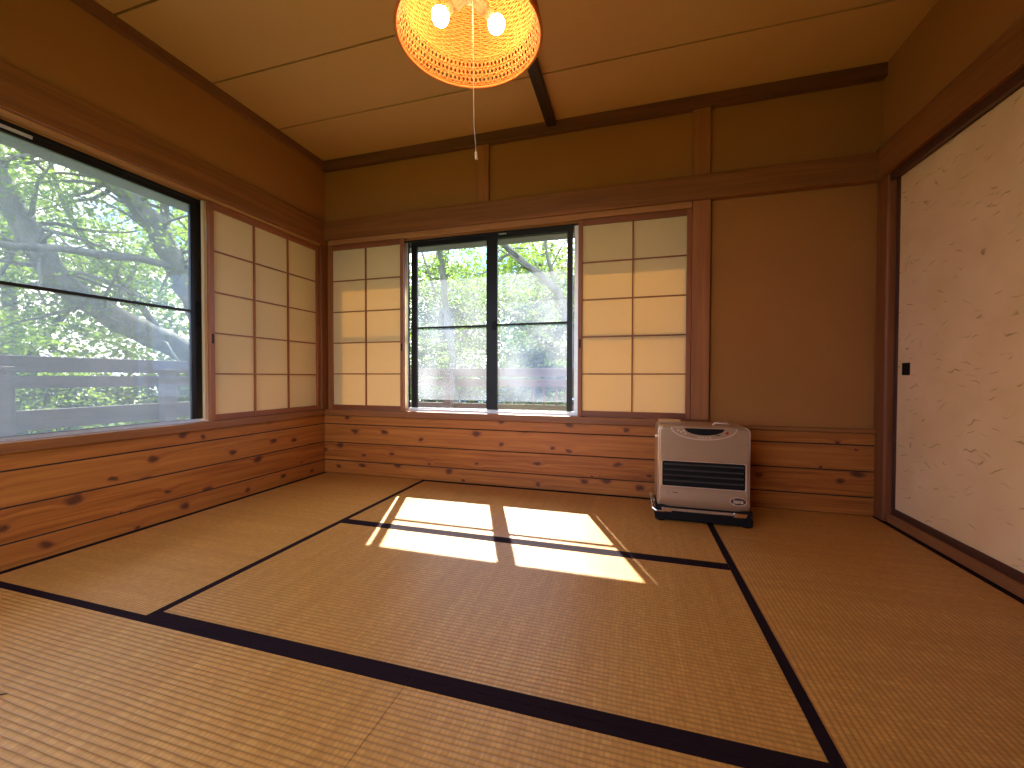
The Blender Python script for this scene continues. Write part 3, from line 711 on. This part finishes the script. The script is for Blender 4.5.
def smooth_path(pts, n=6, jit=.02, rng=random):
    out = []; P = [Vector(p) for p in pts]
    for i in range(len(P)-1):
        a, b = P[max(i-1, 0)], P[i]; c_, d = P[i+1], P[min(i+2, len(P)-1)]
        for k in range(n):
            t = k/n; out.append(.5*((2*b)+(-a+c_)*t+(2*a-5*b+4*c_-d)*t*t+(-a+3*b-3*c_+d)*t**3)+Vector([rng.uniform(-jit, jit) for _ in range(3)]))
    out.append(P[-1]); return out
def limb(m, pts, r0, r1, rng, twigs=0, tl=.8, sides=10):
    pth = smooth_path(pts, 6, r1*.35, rng); n = len(pth)
    m.tube(pth, [r0+(r1-r0)*i/(n-1) for i in range(n)], sides)
    for k in range(twigs):
        i = rng.randrange(int(n*.25), n); p = pth[i]; d = Vector((rng.gauss(0, 1), rng.gauss(0, 1), rng.gauss(.3, .6))).normalized()
        q = p; path = [p]; ln = tl*rng.uniform(.5, 1.2)
        for j in range(5):
            d = (d+Vector((rng.gauss(0, .25), rng.gauss(0, .25), rng.gauss(.02, .2)))).normalized(); q = q+d*ln/5; path.append(q)
        if any(in_sun_path(x) for x in path) or any(x.y < 1.8 and x.x > -1.8 for x in path): continue
        rr = max(.006, r1*.35); m.tube(path, [rr, rr*.85, rr*.7, rr*.55, rr*.4, rr*.25], 5)
def tree(name, label, seed, limbs, leaves, mat='leaf1', group=None):
    rng = random.Random(seed); base = limbs[0][0][0]
    r = empty(name); m = MB()
    for lb in limbs: limb(m, lb[0], lb[1], lb[2], rng, *(lb[3:] if len(lb) > 3 else ()))
    m.build('trunk', M['bark'], r, smooth=True)
    for (cen, rad, spr, per, size) in leaves: foliage(cen, rad, spr, per, size, 'foliage', M[mat], r, rng)
    return tag(r, label, 'tree', group)
tree('maple_tree', 'maple with a thick branch sloping from upper left to lower right outside the big window', 11,
     [([(-3.5, 4.2, -1.7), (-3.45, 3.2, -.2), (-3.4, 2.2, .75), (-3.4, 1.38, 1.07), (-3.4, .66, 1.39), (-3.4, .21, 1.66), (-3.4, -.1, 2.12), (-3.4, -.28, 2.59), (-3.5, -.45, 3.3)], .20, .075, 30, 1.1),
      ([(-3.4, .5, 1.45), (-3.7, .9, 1.9), (-3.9, 1.3, 2.6)], .04, .015, 6, .7)],
     [((-3.7, -.2, 2.6), (1.0, 1.4, .9), 80, 60, .05), ((-4.2, .4, 1.6), (1.0, 1.6, .9), 70, 60, .05)])
tree('maple_tree', 'maple with a forked trunk and a level branch at the right of the big window', 12,
     [([(-2.9, 2.6, -1.7), (-2.85, 1.9, .2), (-2.8, 1.25, 1.25), (-2.8, .97, 1.81), (-2.8, .77, 2.2), (-2.8, .58, 2.49), (-2.8, .29, 2.72), (-2.8, .15, 2.99), (-2.8, 0, 3.4)], .16, .07, 26, 1.0),
      ([(-2.8, .80, 2.15), (-2.8, .73, 2.35), (-2.8, .73, 2.71), (-2.8, .64, 3.25)], .06, .03, 6, .6),
      ([(-2.8, .9, 1.95), (-2.8, .68, 2.01), (-2.8, -.09, 1.93), (-2.8, -.54, 1.84), (-2.85, -1.1, 1.75)], .042, .03, 12, .7)],
     [((-3.1, .2, 2.9), (.9, 1.3, .6), 60, 60, .048), ((-3.2, .9, 2.1), (.8, 1.0, .8), 36, 55, .048)])
tree('maple_tree', 'slender maple stem behind the thick branches outside the big window', 13,
     [([(-3.9, 2.6, -1.8), (-3.85, 1.8, .6), (-3.8, 1.09, 1.66), (-3.8, .85, 1.96), (-3.8, .58, 2.27), (-3.8, .38, 2.63), (-3.8, .26, 3.09), (-3.8, .2, 3.7)], .05, .016, 34, 1.2)],
     [((-4.6, .6, 2.6), (1.0, 1.8, 1.0), 90, 60, .052), ((-4.8, .2, .9), (.9, 1.6, .8), 50, 60, .052)], 'leaf2')
tree('tree', 'thin upright tree behind the left pane of the smaller window', 14,
     [([(-1.05, 5.0, -1.8), (-1.15, 5.0, .27), (-1.26, 5.0, 1.49), (-1.39, 5.0, 2.51), (-1.48, 5.0, 3.33), (-1.6, 5.0, 4.2)], .09, .05, 12, 1.0),
      ([(-1.57, 5.0, 2.4), (-1.82, 5.0, 3.11), (-2.05, 5.0, 3.69)], .025, .012, 4, .6)],
     [((-.9, 5.6, 2.9), (1.5, .9, .9), 110, 60, .055), ((-1.0, 5.3, 1.3), (1.4, .7, .9), 80, 60, .055)], 'leaf1')
tree('tree', 'tree of crossing boughs behind the right pane of the smaller window', 15,
     [([(1.6, 4.0, -1.8), (1.49, 4.0, .37), (1.36, 4.0, 1.34), (1.19, 4.0, 2.0), (.96, 4.0, 2.3), (.57, 4.0, 2.63), (.13, 4.0, 3.06), (-.23, 4.0, 3.53)], .09, .045, 30, 1.1),
      ([(1.26, 4.0, 1.91), (1.42, 4.0, 2.23), (1.61, 4.0, 2.69), (1.79, 4.0, 3.15)], .05, .025, 8, .8),
      ([(1.10, 4.0, 2.1), (1.03, 4.0, 2.4), (.91, 4.0, 2.91), (.96, 4.0, 3.4)], .035, .018, 8, .7)],
     [((.9, 4.8, 2.6), (1.6, .8, .9), 90, 60, .05), ((.9, 4.6, 1.2), (1.5, .7, .9), 80, 60, .05)])
# woodland beyond
rng = random.Random(5)
far = [('leafy tree far behind the upper left corner of the big window', -8.5, -1.2, 3.2), ('leafy tree far behind the middle of the big window', -8.8, 2.0, 2.6), ('leafy tree far behind the right part of the big window', -8.2, 5.0, 2.9),
       ('pale leafy tree far behind the left pane of the smaller window', -3.6, 9.5, 3.0), ('pale leafy tree far behind the middle stile of the smaller window', -.4, 9.2, 2.7), ('pale leafy tree far behind the right pane of the smaller window', 2.4, 9.0, 2.9)]
for k, (lab, x, y, h_) in enumerate(far):
    tree('woodland_tree', lab, 40+k, [([(x, y, -2.2), (x+.1, y, 0), (x-.1, y+.1, h_), (x+.2, y, h_+2)], .16, .06, 12, 1.6), ([(x, y, .8), (x+.5, y+.7, 2.2), (x+.9, y+1.0, 3.6)], .08, .03, 6, 1.2)],
         [((x, y, 2.6), (1.5, 1.9, 2.2), 120 if k < 3 else 210, 60, .15), ((x, y, .2), (1.4, 1.9, 1.1), 120 if k < 3 else 160, 60, .15)], 'leaf2' if k in (0, 2) else 'leaf3', 'woodland trees beyond the deck')
for k, (x, y, lab) in enumerate(((-3.2, -1.4, 'bright bush below the railing at the left of the big window'), (-3.3, .3, 'bright bush below the railing in the middle of the big window'), (-3.0, 1.9, 'bright bush below the railing near the window frame of the big window'),
                                 (-.6, 3.3, 'bush low outside the left pane of the smaller window'), (.9, 3.0, 'bush low outside the right pane of the smaller window'))):
    r = empty('bush'); m = MB(); rg = random.Random(80+k)
    for j in range(6): limb(m, [(x, y, -1.75), (x+rg.uniform(-.3, .3), y+rg.uniform(-.4, .4), -.8), (x+rg.uniform(-.6, .6), y+rg.uniform(-.7, .7), .0)], .02, .008, rg, 2, .4, 5)
    m.build('stems', M['bark'], r)
    foliage((x, y, -.55), (.75, .95, .75), 46, 55, .045, 'foliage', M['leaf2'], r, rg); tag(r, lab, 'bush', 'bushes below the deck')

# ------------------------------------------------------------------ light
wd = bpy.data.worlds.new('sky'); SC.world = wd; wd.use_nodes = True; nt = wd.node_tree; nt.nodes.clear()
tc = N(nt, 'ShaderNodeTexCoord'); mp = N(nt, 'ShaderNodeMapping'); mp.inputs['Scale'].default_value = (1, 1, 1.6); L(nt, tc.outputs['Generated'], mp.inputs[0])
n = noise_(nt, mp.outputs[0], 3.2, 6, .6)
f = ramp(nt, n, [(.42, (0, 0, 0)), (.56, (1, 1, 1))])
c = mixc(nt, f, (.25, .46, 1.05), (1.0, .97, .91))
bg = N(nt, 'ShaderNodeBackground'); L(nt, c, bg.inputs[0]); bg.inputs[1].default_value = 2.8
out = N(nt, 'ShaderNodeOutputWorld'); L(nt, bg.outputs[0], out.inputs[0])
sl = bpy.data.lights.new('sun', 'SUN'); sl.energy = 14; sl.angle = math.radians(.6); sl.color = (1, .96, .92)
so = bpy.data.objects.new('sun', sl); COL.objects.link(so); so.rotation_euler = SUN.to_track_quat('Z', 'Y').to_euler(); so.location = (-4, 10, 12)

# ------------------------------------------------------------------ camera
yaw, pitch, roll = .2848, -.0175, .0024
F = Vector((-math.sin(yaw)*math.cos(pitch), math.cos(yaw)*math.cos(pitch), math.sin(pitch)))
R = Vector((math.cos(yaw), math.sin(yaw), 0)); U = R.cross(F)
R2 = R*math.cos(roll)+U*math.sin(roll); U2 = -R*math.sin(roll)+U*math.cos(roll)
cam = bpy.data.cameras.new('camera'); co = bpy.data.objects.new('camera', cam); COL.objects.link(co)
mw = Matrix((R2, U2, -F)).transposed().to_4x4(); mw.translation = Vector((2.2908, -2.638, .7443)); co.matrix_world = mw
cam.sensor_width = 36; cam.lens = 409*36/1024; cam.clip_start = .02
SC.camera = co
SC.view_settings.view_transform = 'Standard'; SC.view_settings.look = 'None'; SC.view_settings.gamma = 1; SC.view_settings.use_curve_mapping = False
SC.view_settings.exposure = .95
SC.cycles.max_bounces = 12; SC.cycles.diffuse_bounces = 6; SC.cycles.transparent_max_bounces = 12
SC.cycles.sample_clamp_indirect = 6; SC.cycles.caustics_reflective = False; SC.cycles.caustics_refractive = False
SC.cycles.use_denoising = True
